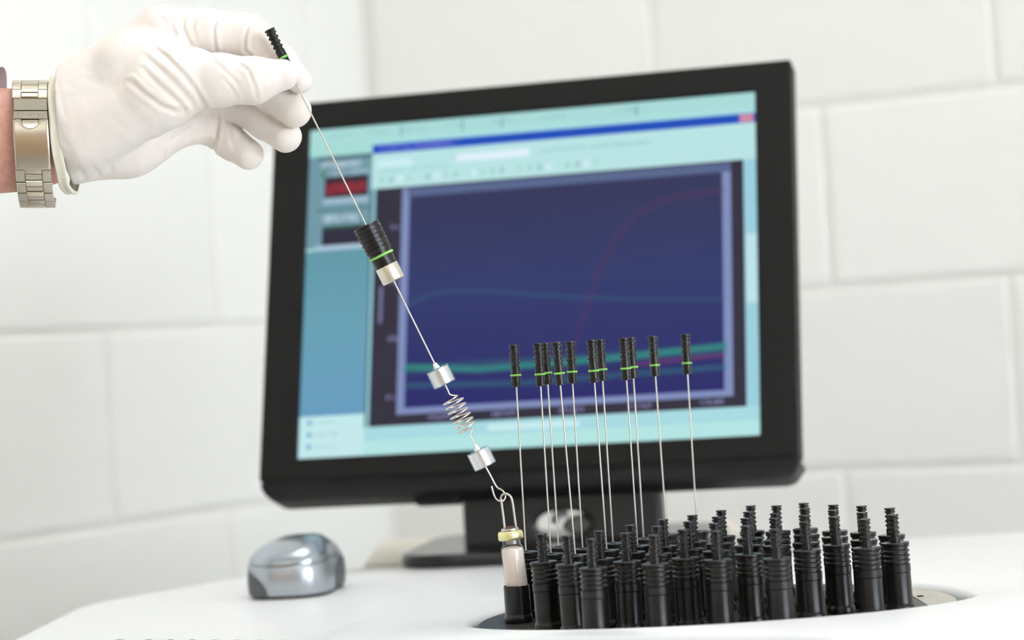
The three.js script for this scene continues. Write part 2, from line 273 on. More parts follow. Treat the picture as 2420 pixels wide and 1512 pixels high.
const hanger = tag(inFrame(new THREE.Group()), 'steel sample hanger with spring, hook and black ribbed cap held by the gloved fingers', 'hanger'); hanger.name = 'sample_hanger'; scene.add(hanger);
{
  const ux = 0.4434, uy = -0.8963, A0 = V2((637 - 400) / 4.5, -(70 - 250) / 4.5);
  const at = (s, z = 0) => tip(A0.x + ux * s, A0.y + uy * s, z + DZ * s / 260);             // s: millimetres down the axis
  const put = (name, g, s, m, parent = hanger) => mesh(name, along(g, at(s), at(s - 10)), m, parent);   // geometry's +y points up the axis
  put('grip', gripGeo.clone(), 22.6, blackPlastic);
  put('grip_ring', ringGeo.clone(), 22.6 - 6.2, greenRubber).userData.label = 'green rubber ring';
  const rod = (s0, s1) => put('rod', new THREE.CylinderGeometry(0.00044, 0.00044, (s1 - s0) / 1000, 12).translate(0, (s1 - s0) / 2000, 0), s1, steel);
  rod(22, 116);
  { // ribbed cap, its axis foreshortened a little because it tips towards the camera
    const p = [[0, 0], [6.1, 0], [6.15, 5.4], [5.75, 5.5], [5.75, 6.3], [6.2, 6.4], [6.25, 8.3]]; let y = 8.3;
    for (let k = 0; k < 6; k++) { p.push([6.9 + k * 0.06, y + 0.1], [6.95 + k * 0.06, y + 1.65], [6.5 + k * 0.06, y + 1.75], [6.5 + k * 0.06, y + 2.35]); y += 2.4; }
    p.push([7.3, y + 0.1], [7.3, 23.5], [7.1, 23.7], [2.2, 23.7], [2.0, 23.2], [0, 23.2]);
    put('ribbed_cap', lathe(p, 56), 114.6 + 23.7, blackPlastic);
    put('cap_ring', new THREE.TorusGeometry(0.0062, 0.00072, 12, 56).rotateX(Math.PI / 2), 114.6 + 17.8, greenRubber).userData.label = 'green rubber ring';
    put('collar', lathe([[0, 0], [5.6, 0], [6.15, 0.5], [6.2, 8.6], [6.05, 8.95], [0, 8.95]], 56), 114.6 + 23.75 + 8.95, std(lin(0.74, 0.69, 0.60), 0.4, { metalness: 1 })).userData.label = 'brushed metal collar';
  }
  rod(147.2, 197);
  const clear = std(lin(0.98, 0.99, 1), 0.05, { transmission: 1, thickness: 0, ior: 1.46 }), silver = std(lin(0.86, 0.87, 0.88), 0.30, { metalness: 1 }), bead = std(lin(0.86, 0.87, 0.9), 0.25, { clearcoat: 0.6 });
  for (const s of [198.3, 246.3]) {   // two silvery cylinders in clear plastic jackets with a glued bead on top
    const w = put('weight', lathe([[0, 0.5], [5.7, 0.5], [5.7, 8.9], [0, 8.9]], 56), s + 9.6, silver); w.userData.label = 'silvery cylinder in a clear plastic jacket';
    put('jacket', lathe([[0.6, 0], [5.9, 0], [6.25, 0.4], [6.25, 9.3], [6.0, 9.6], [0.6, 9.6]], 56), s + 9.6, clear, w);
    put('bead', lathe([[0, 9.6], [1.7, 9.6], [1.65, 10.6], [1.25, 11.2], [1.3, 11.9], [0.9, 12.5], [0, 12.5]], 24, 1), s + 9.6, bead, w);
  }
  { // helical spring with its two straight tails
    const pts = [at(207.9), at(211.5), at(213.6)]; const n = 7, c0 = 215.6, c1 = 235.2, px = -uy, py = ux;
    for (let k = 0; k <= n * 24; k++) { const t = k / (n * 24), a = t * n * 2 * Math.PI - 0.3, s = c0 + (c1 - c0) * t, r = 5.4 * Math.min(1, 0.45 + t * 14, 0.45 + (1 - t) * 14);
      const q = at(s); pts.push(q.add(Q(px * r * Math.cos(a) , py * r * Math.cos(a) - Math.sin(a) * 0.0 * r, r * Math.sin(a)))); }
    pts.push(at(237.4), at(239.5), at(246));
    mesh('spring', tube(pts, 0.00042, 900, 9), steel, hanger);
  }
  mesh('hook', tube([at(255.6), tip(168.6, -193.8, DZ - 0.4), tip(172.0, -200.0, DZ - 0.8), tip(174.9, -201.8, DZ - 0.9), tip(176.5, -204.3, DZ - 0.9), tip(176.2, -206.4, DZ - 0.5), tip(174.6, -207.7, DZ + 0.6), tip(172.0, -206.6, DZ + 0.7), tip(170.5, -204.0, DZ + 0.4), tip(169.3, -199.6, DZ + 0.2)], 0.00045, 110, 10), steel, hanger);
}

// ---------------------------------------------------------------- the gloved hand: one smooth field meshed with surface nets (millimetres, hand frame)
const bones = {"palm": [[[-65.58, -5.88, -14, 21.22], [-6.68, 39.37, -12, 13.12]], [[-66.13, -20.84, -17, 21.78], [-26.28, -13.95, -28, 20.42]], [[-26.28, -13.95, -28, 20.42], [0.99, -4.99, -38, 13.89]], [[-63.64, -8.45, -20, 19.29], [-5.58, 24.65, -26, 12.75]], [[-64.0, -14.39, -22, 18.3], [-4.77, 8.11, -35, 12.83]], [[-44.17, -13.93, -1, 19.01], [-2.88, 3.29, 8, 16.4]], [[-51.39, 0.68, -8, 20.12], [-14.59, 22.41, -4, 15.05]], [[-22.31, 20.2, -2, 15.02], [12.64, 18.5, 5, 10.96]]], "thumb": [[-4.87, 5.28, 8, 15.9], [9.3, 11.55, 10, 14.89], [28.09, 12.36, 12, 13.08], [45.24, 12.16, 12, 11.49], [60.21, 15.23, 10, 8.34]], "fingers": [[[-5.67, 40.38, -12, 13.12], [18.3, 40.81, -14, 11.32], [39.21, 39.43, -17, 10.74], [56.11, 25.04, -15, 9.1], [67.76, 13.75, -10, 6.55]], [[-4.57, 26.69, -26, 12.75], [32.07, 21.56, -36, 10.79], [50.91, 9.44, -27, 9.9], [64.45, -1.2, -18, 8.92]], [[-4.91, 11.28, -36, 12.33], [28.91, 6.51, -46, 10.35], [46.97, -5.46, -36, 9.25], [58.68, -14.26, -28, 8.58]], [[-1.6, -4.68, -42, 11.35], [16.02, -7.16, -50, 9.55], [27.36, -16.05, -46, 8.9], [37.09, -22.73, -42, 8.36]]], "wrist": [-60.6, -14.2, -15.5], "wristR": [30.8, 27.6], "watch": {"x": -73.8, "y": -19, "z": -15.5, "ry": 31.2, "rz": 25.0, "tilt": 0.055}};
function cone(p, a, b) { // distance to a tapered capsule; a, b = [x, y, z, r]
  const dx = b[0] - a[0], dy = b[1] - a[1], dz = b[2] - a[2], l2 = dx * dx + dy * dy + dz * dz;
  let t = ((p[0] - a[0]) * dx + (p[1] - a[1]) * dy + (p[2] - a[2]) * dz) / l2; t = t < 0 ? 0 : t > 1 ? 1 : t;
  const ex = p[0] - a[0] - t * dx, ey = p[1] - a[1] - t * dy, ez = p[2] - a[2] - t * dz;
  return Math.sqrt(ex * ex + ey * ey + ez * ez) - a[3] - t * (b[3] - a[3]);
}
const smin = (a, b, k) => { const h = Math.max(0, k - Math.abs(a - b)) / k; return Math.min(a, b) - h * h * k * 0.25; };
const chain = (p, c, k) => { let d = 1e3; for (let i = 0; i + 1 < c.length; i++) d = smin(d, cone(p, c[i], c[i + 1]), k); return d; };
const creases = [{"pts": [[-17.24, 10.73], [-9.52, 4.12], [-0.71, -2.5], [5.91, -4.85], [9.95, -4.34]], "d": 0.85, "w": 1.35, "z0": 0, "z1": 99}, {"pts": [[-10.99, 17.34], [-4.38, 10.73], [2.97, 4.12], [9.95, -2.5]], "d": 0.6, "w": 1.3, "z0": 0, "z1": 99}, {"pts": [[-10.99, 24.69], [-2.18, 17.34], [5.91, 9.99], [13.99, 0.81]], "d": 0.5, "w": 1.3, "z0": 0, "z1": 99}, {"pts": [[-7.32, 29.84], [1.5, 23.22], [10.32, 14.4], [16.2, 7.05], [20.24, -0.66]], "d": 0.7, "w": 1.2, "z0": 0, "z1": 99}, {"pts": [[24.28, 22.49], [32.36, 15.87], [38.98, 8.52]], "d": 0.45, "w": 1.0, "z0": 8, "z1": 99}, {"pts": [[37.51, 21.02], [44.12, 15.87], [47.06, 8.52], [47.94, 2.28]], "d": 0.6, "w": 1.0, "z0": 8, "z1": 99}, {"pts": [[48.53, 19.55], [51.1, 14.4], [55.14, 11.46]], "d": 0.5, "w": 0.9, "z0": 8, "z1": 99}, {"pts": [[31.63, 11.46], [35.3, 7.05], [37.65, 2.5]], "d": 0.5, "w": 0.9, "z0": 8, "z1": 99}, {"pts": [[-7.32, 48.94], [-2.18, 44.53], [2.97, 37.18]], "d": 0.5, "w": 0.9, "z0": -16, "z1": 99}, {"pts": [[0.4, 49.68], [1.35, 43.06], [3.85, 36.08]], "d": 0.55, "w": 0.9, "z0": -16, "z1": 99}, {"pts": [[7.38, 48.57], [7.01, 40.86], [11.2, 30.94]], "d": 0.6, "w": 0.9, "z0": -16, "z1": 99}, {"pts": [[15.46, 49.31], [11.93, 42.33], [13.62, 36.82]], "d": 0.5, "w": 0.9, "z0": -16, "z1": 99}, {"pts": [[27.95, 50.04], [24.28, 46.0], [22.81, 40.86], [23.32, 28.0]], "d": 0.9, "w": 1.0, "z0": -16, "z1": 0}, {"pts": [[45.59, 47.47], [40.45, 42.33], [38.98, 36.45], [38.61, 29.84], [41.92, 27.04]], "d": 1.0, "w": 0.9, "z0": -20, "z1": 2}, {"pts": [[-5.11, -18.3], [-5.7, -22.34], [-7.17, -26.16]], "d": 0.7, "w": 0.9, "z0": -30, "z1": 99}, {"pts": [[-4.97, -18.3], [2.97, -12.79], [9.22, -6.91]], "d": 0.8, "w": 1.0, "z0": -30, "z1": 6}, {"pts": [[20.9, -1.03], [20.75, -6.17], [20.02, -14.26], [17.3, -21.97]], "d": 1.0, "w": 1.0, "z0": -60, "z1": -8}, {"pts": [[8.11, -18.67], [11.79, -16.09], [13.99, -14.99]], "d": 0.5, "w": 0.9, "z0": -40, "z1": -8}, {"pts": [[26.12, -6.91], [27.95, -12.05], [29.57, -20.87]], "d": 0.5, "w": 0.9, "z0": -50, "z1": -30}, {"pts": [[31.63, -12.79], [30.16, -17.93], [32.51, -23.81]], "d": 0.4, "w": 0.9, "z0": -50, "z1": -30}, {"pts": [[-59.49, 8.52], [-56.55, -1.76], [-53.47, -9.85]], "d": -0.3, "w": 1.6, "z0": -12, "z1": 99}, {"pts": [[-58.76, -14.26], [-56.55, -19.4], [-52.73, -24.91]], "d": -0.3, "w": 1.6, "z0": -12, "z1": 99}, {"pts": [[-47.74, -28.95], [-46.63, -34.1], [-47.0, -39.24]], "d": 0.25, "w": 1.2, "z0": -16, "z1": 99}, {"pts": [[-40.39, -28.95], [-39.51, -34.1], [-40.02, -39.24]], "d": 0.25, "w": 1.2, "z0": -16, "z1": 99}, {"pts": [[-33.04, -28.22], [-32.3, -32.63], [-32.67, -37.04]], "d": 0.25, "w": 1.2, "z0": -16, "z1": 99}, {"pts": [[47.8, -0.29], [50.73, -3.23], [55.14, -10.58]], "d": 0.3, "w": 1.0, "z0": -40, "z1": -6}];
function segDist(x, y, pts) { let m = 1e3, side = 0; for (let i = 0; i + 1 < pts.length; i++) {
  const [ax, ay] = pts[i], [bx, by] = pts[i + 1], dx = bx - ax, dy = by - ay; let t = ((x - ax) * dx + (y - ay) * dy) / (dx * dx + dy * dy); const tt = t < 0 ? 0 : t > 1 ? 1 : t;
  const ex = x - ax - tt * dx, ey = y - ay - tt * dy, d = Math.hypot(ex, ey); if (d < m) { m = d; side = Math.sign(dx * ey - dy * ex) || 1; } } return [m, side]; }
for (const c of creases) { const xs = c.pts.map((q) => q[0]), ys = c.pts.map((q) => q[1]); c.box = [Math.min(...xs) - 5, Math.max(...xs) + 5, Math.min(...ys) - 5, Math.max(...ys) + 5]; }
function relief(p) { let s = 0; const [x, y, z] = p;
  for (const c of creases) { if (z < c.z0 || z > (c.z1 ?? 99) || x < c.box[0] || x > c.box[1] || y < c.box[2] || y > c.box[3]) continue;
    const [d, side] = segDist(x, y, c.pts); if (d > 4.5) continue;
    const e0 = Math.hypot(x - c.pts[0][0], y - c.pts[0][1]), e1 = Math.hypot(x - c.pts.at(-1)[0], y - c.pts.at(-1)[1]), fade = Math.min(1, e0 / 4, e1 / 4);
    s += c.d * (0.35 + 0.65 * fade) * (Math.exp(-((d / c.w) ** 2)) - 0.75 * Math.exp(-(((d - 2.0 * c.w) / (1.1 * c.w)) ** 2)) * (side > 0 ? 1 : 0.35)); }
  return s; }
function handField(p) {
  let palm = 1e3; for (const c of bones.palm) palm = smin(palm, cone(p, c[0], c[1]), 9);
  let fing = 1e3; for (const f of bones.fingers) fing = smin(fing, chain(p, f, 3.5), 1.2);
  let d = smin(palm, fing, 5.5); d = smin(d, chain(p, bones.thumb, 5), p[0] < 20 ? 8 : Math.max(0.8, 8 - (p[0] - 20) * 0.6));
  if (d < 4 && d > -4) d += relief(p) + 0.22 * noise.noise(p[0] * 0.16, p[1] * 0.16, p[2] * 0.16) + 0.07 * noise.noise(p[0] * 0.5, p[1] * 0.5, p[2] * 0.5);
  return d;
}
function surfaceNet(f, lo, hi, h) {
  const n = [0, 1, 2].map((k) => Math.ceil((hi[k] - lo[k]) / h) + 1), [nx, ny, nz] = n, v = new Float32Array(nx * ny * nz), p = [0, 0, 0];
  for (let k = 0, q = 0; k < nz; k++) for (let j = 0; j < ny; j++) for (let i = 0; i < nx; i++, q++) { p[0] = lo[0] + i * h; p[1] = lo[1] + j * h; p[2] = lo[2] + k * h; v[q] = f(p); }
  const id = new Int32Array(nx * ny * nz).fill(-1), pos = [], idx = [], st = [1, nx, nx * ny];
  const cornersO = []; for (let c = 0; c < 8; c++) cornersO.push([c & 1, c >> 1 & 1, c >> 2 & 1]);
  const edges = []; for (let a = 0; a < 8; a++) for (const b of [1, 2, 4]) if (!(a & b)) edges.push([a, a | b]);
  for (let k = 0; k < nz - 1; k++) for (let j = 0; j < ny - 1; j++) for (let i = 0; i < nx - 1; i++) {
    const q = i + j * nx + k * nx * ny; let s = 0, g = []; for (let c = 0; c < 8; c++) { const o = cornersO[c], x = v[q + o[0] + o[1] * nx + o[2] * nx * ny]; g.push(x); if (x < 0) s++; }
    if (!s || s === 8) continue; let m = 0, X = 0, Y = 0, Z = 0;
    for (const [a, b] of edges) if (g[a] < 0 !== g[b] < 0) { const t = g[a] / (g[a] - g[b]), A = cornersO[a], B = cornersO[b]; X += A[0] + t * (B[0] - A[0]); Y += A[1] + t * (B[1] - A[1]); Z += A[2] + t * (B[2] - A[2]); m++; }
    id[q] = pos.length / 3; pos.push(lo[0] + (i + X / m) * h, lo[1] + (j + Y / m) * h, lo[2] + (k + Z / m) * h);
  }
  for (let k = 1; k < nz - 1; k++) for (let j = 1; j < ny - 1; j++) for (let i = 1; i < nx - 1; i++) {
    const q = i + j * nx + k * nx * ny; for (let ax = 0; ax < 3; ax++) { const a = v[q] < 0, b = v[q + st[ax]] < 0; if (a === b) continue;
      const s1 = st[(ax + 1) % 3], s2 = st[(ax + 2) % 3], A = id[q - s1 - s2], B = id[q - s2], C = id[q], E = id[q - s1];
      if (a) idx.push(A, B, C, A, C, E); else idx.push(A, C, B, A, E, C); } }
  const g = new THREE.BufferGeometry(); g.setAttribute('position', new THREE.Float32BufferAttribute(pos, 3)); g.setIndex(idx); g.computeVertexNormals(); return g;
}
const person = tag(inFrame(new THREE.Group()), 'person reaching in with a latex-gloved hand, pinching the steel hanger', 'person'); person.name = 'person'; scene.add(person);
{
  const [wx, wy, wz] = bones.wrist;                                     // centre of the wrist
  const glove = surfaceNet((p) => Math.max(handField(p), (wx + 4.4) - p[0] - 0.10 * (p[1] - wy)), [-66, -58, -76], [92, 66, 40], 0.85);
  const pos = glove.attributes.position, col = new Float32Array(pos.count * 3);
  for (let i = 0; i < pos.count; i++) { const x = pos.getX(i), y = pos.getY(i), z = pos.getZ(i);
    const n = 0.5 + 0.6 * noise.noise(x * 0.05, y * 0.05, z * 0.05) + 0.25 * noise.noise(x * 0.2 + 9, y * 0.2, z * 0.2), t = Math.min(1, Math.max(0, n));
    col.set([0.82, 0.735 + 0.03 * t, 0.665 + 0.055 * t], 3 * i); }
  glove.setAttribute('color', new THREE.BufferAttribute(col, 3)); glove.scale(0.001, 0.001, 0.001);
  const latex = std(lin(1, 1, 1), 0.5, { vertexColors: true, sheen: 0.25, sheenRoughness: 0.5, sheenColor: lin(1, 0.95, 0.9) });
  mesh('glove', glove, latex, person).userData.label = 'cream latex glove';
  // cuff: a doubled band around the wrist with a rolled bead
  const pos2 = [], idx2 = [], N = 120, prof = [[0.3, -0.4], [-0.1, 0.3], [0.3, 0.9], [0.9, 0.7], [2, 0.6], [3, 0.75], [4.2, 1.0], [4.8, 0.7], [4.8, -0.9]];
  for (let j = 0; j <= N; j++) { const a = j / N * 2 * Math.PI, c = Math.cos(a), s = Math.sin(a), w = 0.5 * Math.sin(a * 3 + 1) + 0.35 * Math.sin(a * 7);
    for (const [dx, dr] of prof) { const ry = bones.wristR[0] + dr, rz = bones.wristR[1] + dr, y = wy + ry * s; pos2.push((wx + dx * 1.15 + w * (dx > 0 ? 1 : 0.4) - 0.10 * (y - wy)) / 1000, y / 1000, (wz + rz * c) / 1000); } }
  const m = prof.length; for (let j = 0; j < N; j++) for (let i = 0; i < m - 1; i++) { const a = j * m + i, b = a + 1, c = a + m, d = c + 1; idx2.push(a, c, b, b, c, d); }
  const cg = new THREE.BufferGeometry(); cg.setAttribute('position', new THREE.Float32BufferAttribute(pos2, 3)); cg.setIndex(idx2); cg.computeVertexNormals();
  mesh('glove_cuff', cg, std(lin(0.75, 0.72, 0.60), 0.5, { side: THREE.DoubleSide }), person).userData.label = 'yellowish doubled cuff of the glove';
  // forearm skin, running into the glove and the sleeve
  const ring = (x, ry, rz, cy, cz) => ({ x, ry, rz, cy, cz });
  const loft = (rings, n) => { const P = [], I = []; for (const r of rings) for (let j = 0; j <= n; j++) { const a = j / n * 2 * Math.PI, b = 0.35 * noise.noise(r.x * 0.08, Math.cos(a) * 2, Math.sin(a) * 2); P.push(r.x / 1000, (r.cy + (r.ry + b) * Math.sin(a)) / 1000, (r.cz + (r.rz + b) * Math.cos(a)) / 1000); }
    for (let i = 0; i + 1 < rings.length; i++) for (let j = 0; j < n; j++) { const a = i * (n + 1) + j, b = a + 1, c = a + n + 1, d = c + 1; I.push(a, b, c, b, d, c); }
    const g = new THREE.BufferGeometry(); g.setAttribute('position', new THREE.Float32BufferAttribute(P, 3)); g.setIndex(I); g.computeVertexNormals(); return g; };
  const ry = 29.2, rz = 23.6, arm = []; for (let k = 0; k <= 24; k++) { const t = k / 24, x = wx + 1 - t * 190; arm.push(ring(x, ry - 2.2 + t * 9 - 4.5 * Math.exp(-t * 14), rz - 1.5 + t * 12 - 4 * Math.exp(-t * 14), wy - 2.5 - t * 3, wz - t * 4)); }
  arm.unshift(ring(wx + 1.2, 1, 1, wy, wz)); arm.push(ring(wx - 189.2, 1, 1, wy - 5, wz - 4));
  const skin = noiseTexture(128, (i, j) => { const n = 14 * noise.noise(i / 6, j / 6, 1) + 8 * (rnd() - 0.5); return [205 + n, 150 + n, 134 + n]; }, true);
  const ag = loft(arm, 64); const au = new Float32Array(ag.attributes.position.count * 2); for (let i = 0; i < au.length / 2; i++) { au[2 * i] = ag.attributes.position.getX(i) * 12; au[2 * i + 1] = ag.attributes.position.getY(i) * 12; } ag.setAttribute('uv', new THREE.BufferAttribute(au, 2));
  mesh('forearm', ag, std(lin(1, 1, 1), 0.5, { map: skin, bumpMap: grainTex, bumpScale: 0.0002 }), person).userData.label = 'bare forearm skin';
  const sl = []; for (let k = 0; k <= 10; k++) { const t = k / 10; sl.push(ring(-93 - t * 110, 36 + 6 * t + 0.9 * Math.sin(k * 2.1), 30 + 8 * t, wy + 0.5 - 2 * t, wz - 3)); }
  const slg = loft(sl, 64); { const p = slg.attributes.position; for (let i = 0; i < p.count; i++) p.setX(i, p.getX(i) + 0.22 * (p.getY(i) - wy / 1000) - 0.006); slg.computeVertexNormals(); }
  mesh('coat_sleeve', slg, std(lin(0.83, 0.83, 0.88), 0.85, { side: THREE.DoubleSide, bumpMap: grainTex, bumpScale: 0.0002 }), person).userData.label = 'white coat sleeve';
}

// ---------------------------------------------------------------- wristwatch: links and clasp bent around the wrist
{
  const watch = tag(inFrame(new THREE.Group()), 'steel wristwatch bracelet with folding clasp on the wrist beside the glove', 'watch'); watch.name = 'wristwatch'; scene.add(watch);
  const W = bones.watch;                                               // {x, y, z, ry, rz, tilt}
  const brushed = std(lin(0.60, 0.55, 0.46), 0.30, { metalness: 1, bumpMap: grainTex, bumpScale: 0.00004 }), polished = std(lin(0.72, 0.66, 0.55), 0.16, { metalness: 1 }), inner = std(lin(0.24, 0.22, 0.20), 0.4, { metalness: 1 });
  const spot = (a, x, r) => { const y = (W.ry + r) * Math.sin(a), z = (W.rz + r) * Math.cos(a); return Q(W.x + x - W.tilt * y + 0.13 * z, W.y + y, W.z + z); };
  function bent(a0, a1, x0, x1, r0, r1, ch = 0.25, edge = null) {      // a chamfered block bent round the wrist
    const n = Math.max(2, Math.ceil(Math.abs(a1 - a0) / (2.5 * D))), pr = [[x0, r0], [x0, r1 - ch], [x0 + ch, r1], [x1 - ch, r1], [x1, r1 - ch], [x1, r0]], P = [], I = [], m = pr.length, da = ch / 32;
    const slices = [[a0, -ch], [a0 + da * Math.sign(a1 - a0), 0]]; for (let k = 1; k < n; k++) slices.push([a0 + (a1 - a0) * k / n, 0]); slices.push([a1 - da * Math.sign(a1 - a0), 0], [a1, -ch]);
    for (const [a, dr] of slices) for (const [x, r] of pr) { const v = spot(a, x, r === r0 ? r : r + dr); P.push(v.x, v.y, v.z); }
    for (let k = 0; k + 1 < slices.length; k++) for (let i = 0; i < m; i++) { const a = k * m + i, b = k * m + (i + 1) % m, c = a + m, d = b + m; I.push(a, b, c, b, d, c); }
    for (const base of [0, (slices.length - 1) * m]) for (let i = 1; i + 1 < m; i++) I.push(base, base + i, base + i + 1);
    const g = new THREE.BufferGeometry(); g.setAttribute('position', new THREE.Float32BufferAttribute(P, 3)); g.setIndex(I);
    return toCreasedNormals(g, 0.5);
  }
  const both = (m) => { m.side = THREE.DoubleSide; return m; }; [brushed, polished, inner].forEach(both);
  const link = (name, a0, a1, x0, x1, r0, r1, m) => mesh(name, bent(a0 * D, a1 * D, x0, x1, r0, r1), m, watch);
  const pitch = 13.2;
  link('inner_band', 128, -128, -7.6, 7.6, 0.15, 0.9, inner);
  const row = (a) => { for (const s of [-1, 1]) link('outer_link', a, a - pitch + 0.9, s * 6.95 - 2.35, s * 6.95 + 2.35, 0.5, 2.7, brushed);
    link('center_link', a + 2.2, a - 4.0, -4.4, 4.4, 0.5, 2.75, polished); link('center_link', a - 4.7, a - pitch + 2.9, -4.4, 4.4, 0.5, 2.55, brushed); };
  for (let a = 41 + pitch; a < 128; a += pitch) row(a);
  for (let a = -27; a > -116; a -= pitch) row(a);
  // clasp: upper plate, name bar, flap with a thumb notch
  link('clasp_plate', 40.2, 27.6, -8.6, 9.3, 0.5, 3.4, polished);
  link('clasp_bar', 26.8, 19.2, -8.8, 9.3, 0.5, 3.5, polished);
  link('clasp_tab', 18.7, 10.6, -4.3, 4.3, 0.5, 3.0, polished);
  { // flap outline with semicircular notch, in (x, arc degrees), given thickness by two skins and a rim
    const a0 = 18.5, a1 = -26.2, out = [], x0 = -9.0, x1 = 9.3, k = 34 * D; out.push([x0, a1], [x1, a1], [x1, a0], [4.6, a0]);
    for (let i = 1; i < 20; i++) { const t = i / 20 * Math.PI; out.push([4.6 * Math.cos(t), a0 - 4.7 / k * Math.sin(t)]); }
    out.push([-4.6, a0], [x0, a0]);
    const fine = []; for (let i = 0; i < out.length; i++) { const p = out[i], q = out[(i + 1) % out.length], n = Math.max(1, Math.ceil(Math.hypot(p[0] - q[0], (p[1] - q[1]) * k) / 1.2)); for (let j = 0; j < n; j++) fine.push([p[0] + (q[0] - p[0]) * j / n, p[1] + (q[1] - p[1]) * j / n]); }
    const P = [], I = []; const grid = 26, rows2 = 44;               // sample the skin on a grid and keep the cells inside the outline
    const inside = (x, a) => !(Math.hypot(x, (a - a0) * k) < 4.62 && a > a0 - 20);
    const idg = {}; const vert = (i, j, r, key) => { const kk = key + i + '_' + j; if (idg[kk] === undefined) { const x = x0 + (x1 - x0) * i / grid; let a = a0 + (a1 - a0) * j / rows2; let xx = x; const dd = Math.hypot(x, (a - a0) * k); if (dd < 4.62 && dd > 0.01) { const f = 4.62 / dd; a = a0 + (a - a0) * f; xx = x * f; }
      const e = Math.min(xx - x0, x1 - xx, (a0 - a) * k, (a - a1) * k, Math.max(0, Math.hypot(xx, (a - a0) * k) - 4.62)); const v = spot(a * D, xx, r - (key === 't' ? 0.35 * Math.max(0, 1 - e / 0.6) : 0)); idg[kk] = P.length / 3; P.push(v.x, v.y, v.z); } return idg[kk]; };
    const cells = []; for (let j = 0; j < rows2; j++) for (let i = 0; i < grid; i++) { let n = 0; for (const [p, q] of [[0, 0], [1, 0], [0, 1], [1, 1]]) if (inside(x0 + (x1 - x0) * (i + p) / grid, a0 + (a1 - a0) * (j + q) / rows2)) n++; if (n >= 2) cells.push([i, j]); }
    const has = new Set(cells.map((c) => c.join()));
    for (const [i, j] of cells) { for (const [key, r] of [['t', 3.6], ['b', 0.6]]) { const a = vert(i, j, r, key), b = vert(i + 1, j, r, key), c = vert(i, j + 1, r, key), d = vert(i + 1, j + 1, r, key); I.push(a, c, b, b, c, d); }
      for (const [di, dj, p, q] of [[-1, 0, [i, j], [i, j + 1]], [1, 0, [i + 1, j], [i + 1, j + 1]], [0, -1, [i, j], [i + 1, j]], [0, 1, [i, j + 1], [i + 1, j + 1]]]) if (!has.has([i + di, j + dj].join())) { const a = vert(...p, 3.6, 't'), b = vert(...q, 3.6, 't'), c = vert(...p, 0.6, 'b'), d = vert(...q, 0.6, 'b'); I.push(a, b, c, b, d, c); } }
    const g = new THREE.BufferGeometry(); g.setAttribute('position', new THREE.Float32BufferAttribute(P, 3)); g.setIndex(I);
    mesh('clasp_flap', toCreasedNormals(g, 0.7), brushed, watch);
  }
  // worn engraving on the name bar: a row of tiny illegible strokes
  { const s = []; for (let i = 0; i < 22; i++) { const a = (23.0 + 1.7 * (rnd() - 0.5)) * D, x = -6.6 + i * 0.62, v = spot(a, x, 3.46); const b = new THREE.BoxGeometry(0.00016, 0.0008 + 0.0005 * rnd(), 0.00012); b.rotateZ((rnd() - 0.5) * 0.9); b.rotateX(-23 * D); b.translate(v.x, v.y, v.z); s.push(b); }
    mesh('engraving', mergeGeometries(s), std(lin(0.47, 0.42, 0.34), 0.4, { metalness: 1 }), watch).userData.kind = 'stuff'; }
  const back = spot(Math.PI, 0, 1.0); // the case sits on the far side of the wrist
  const cg = lathe([[0, 0], [9, 0], [10.5, 1.5], [10.8, 3.5], [10.5, 6], [9, 7], [0, 7.2]], 48); cg.rotateX(-Math.PI / 2); cg.translate(back.x, back.y, back.z); mesh('watch_case', cg, polished, watch);
}

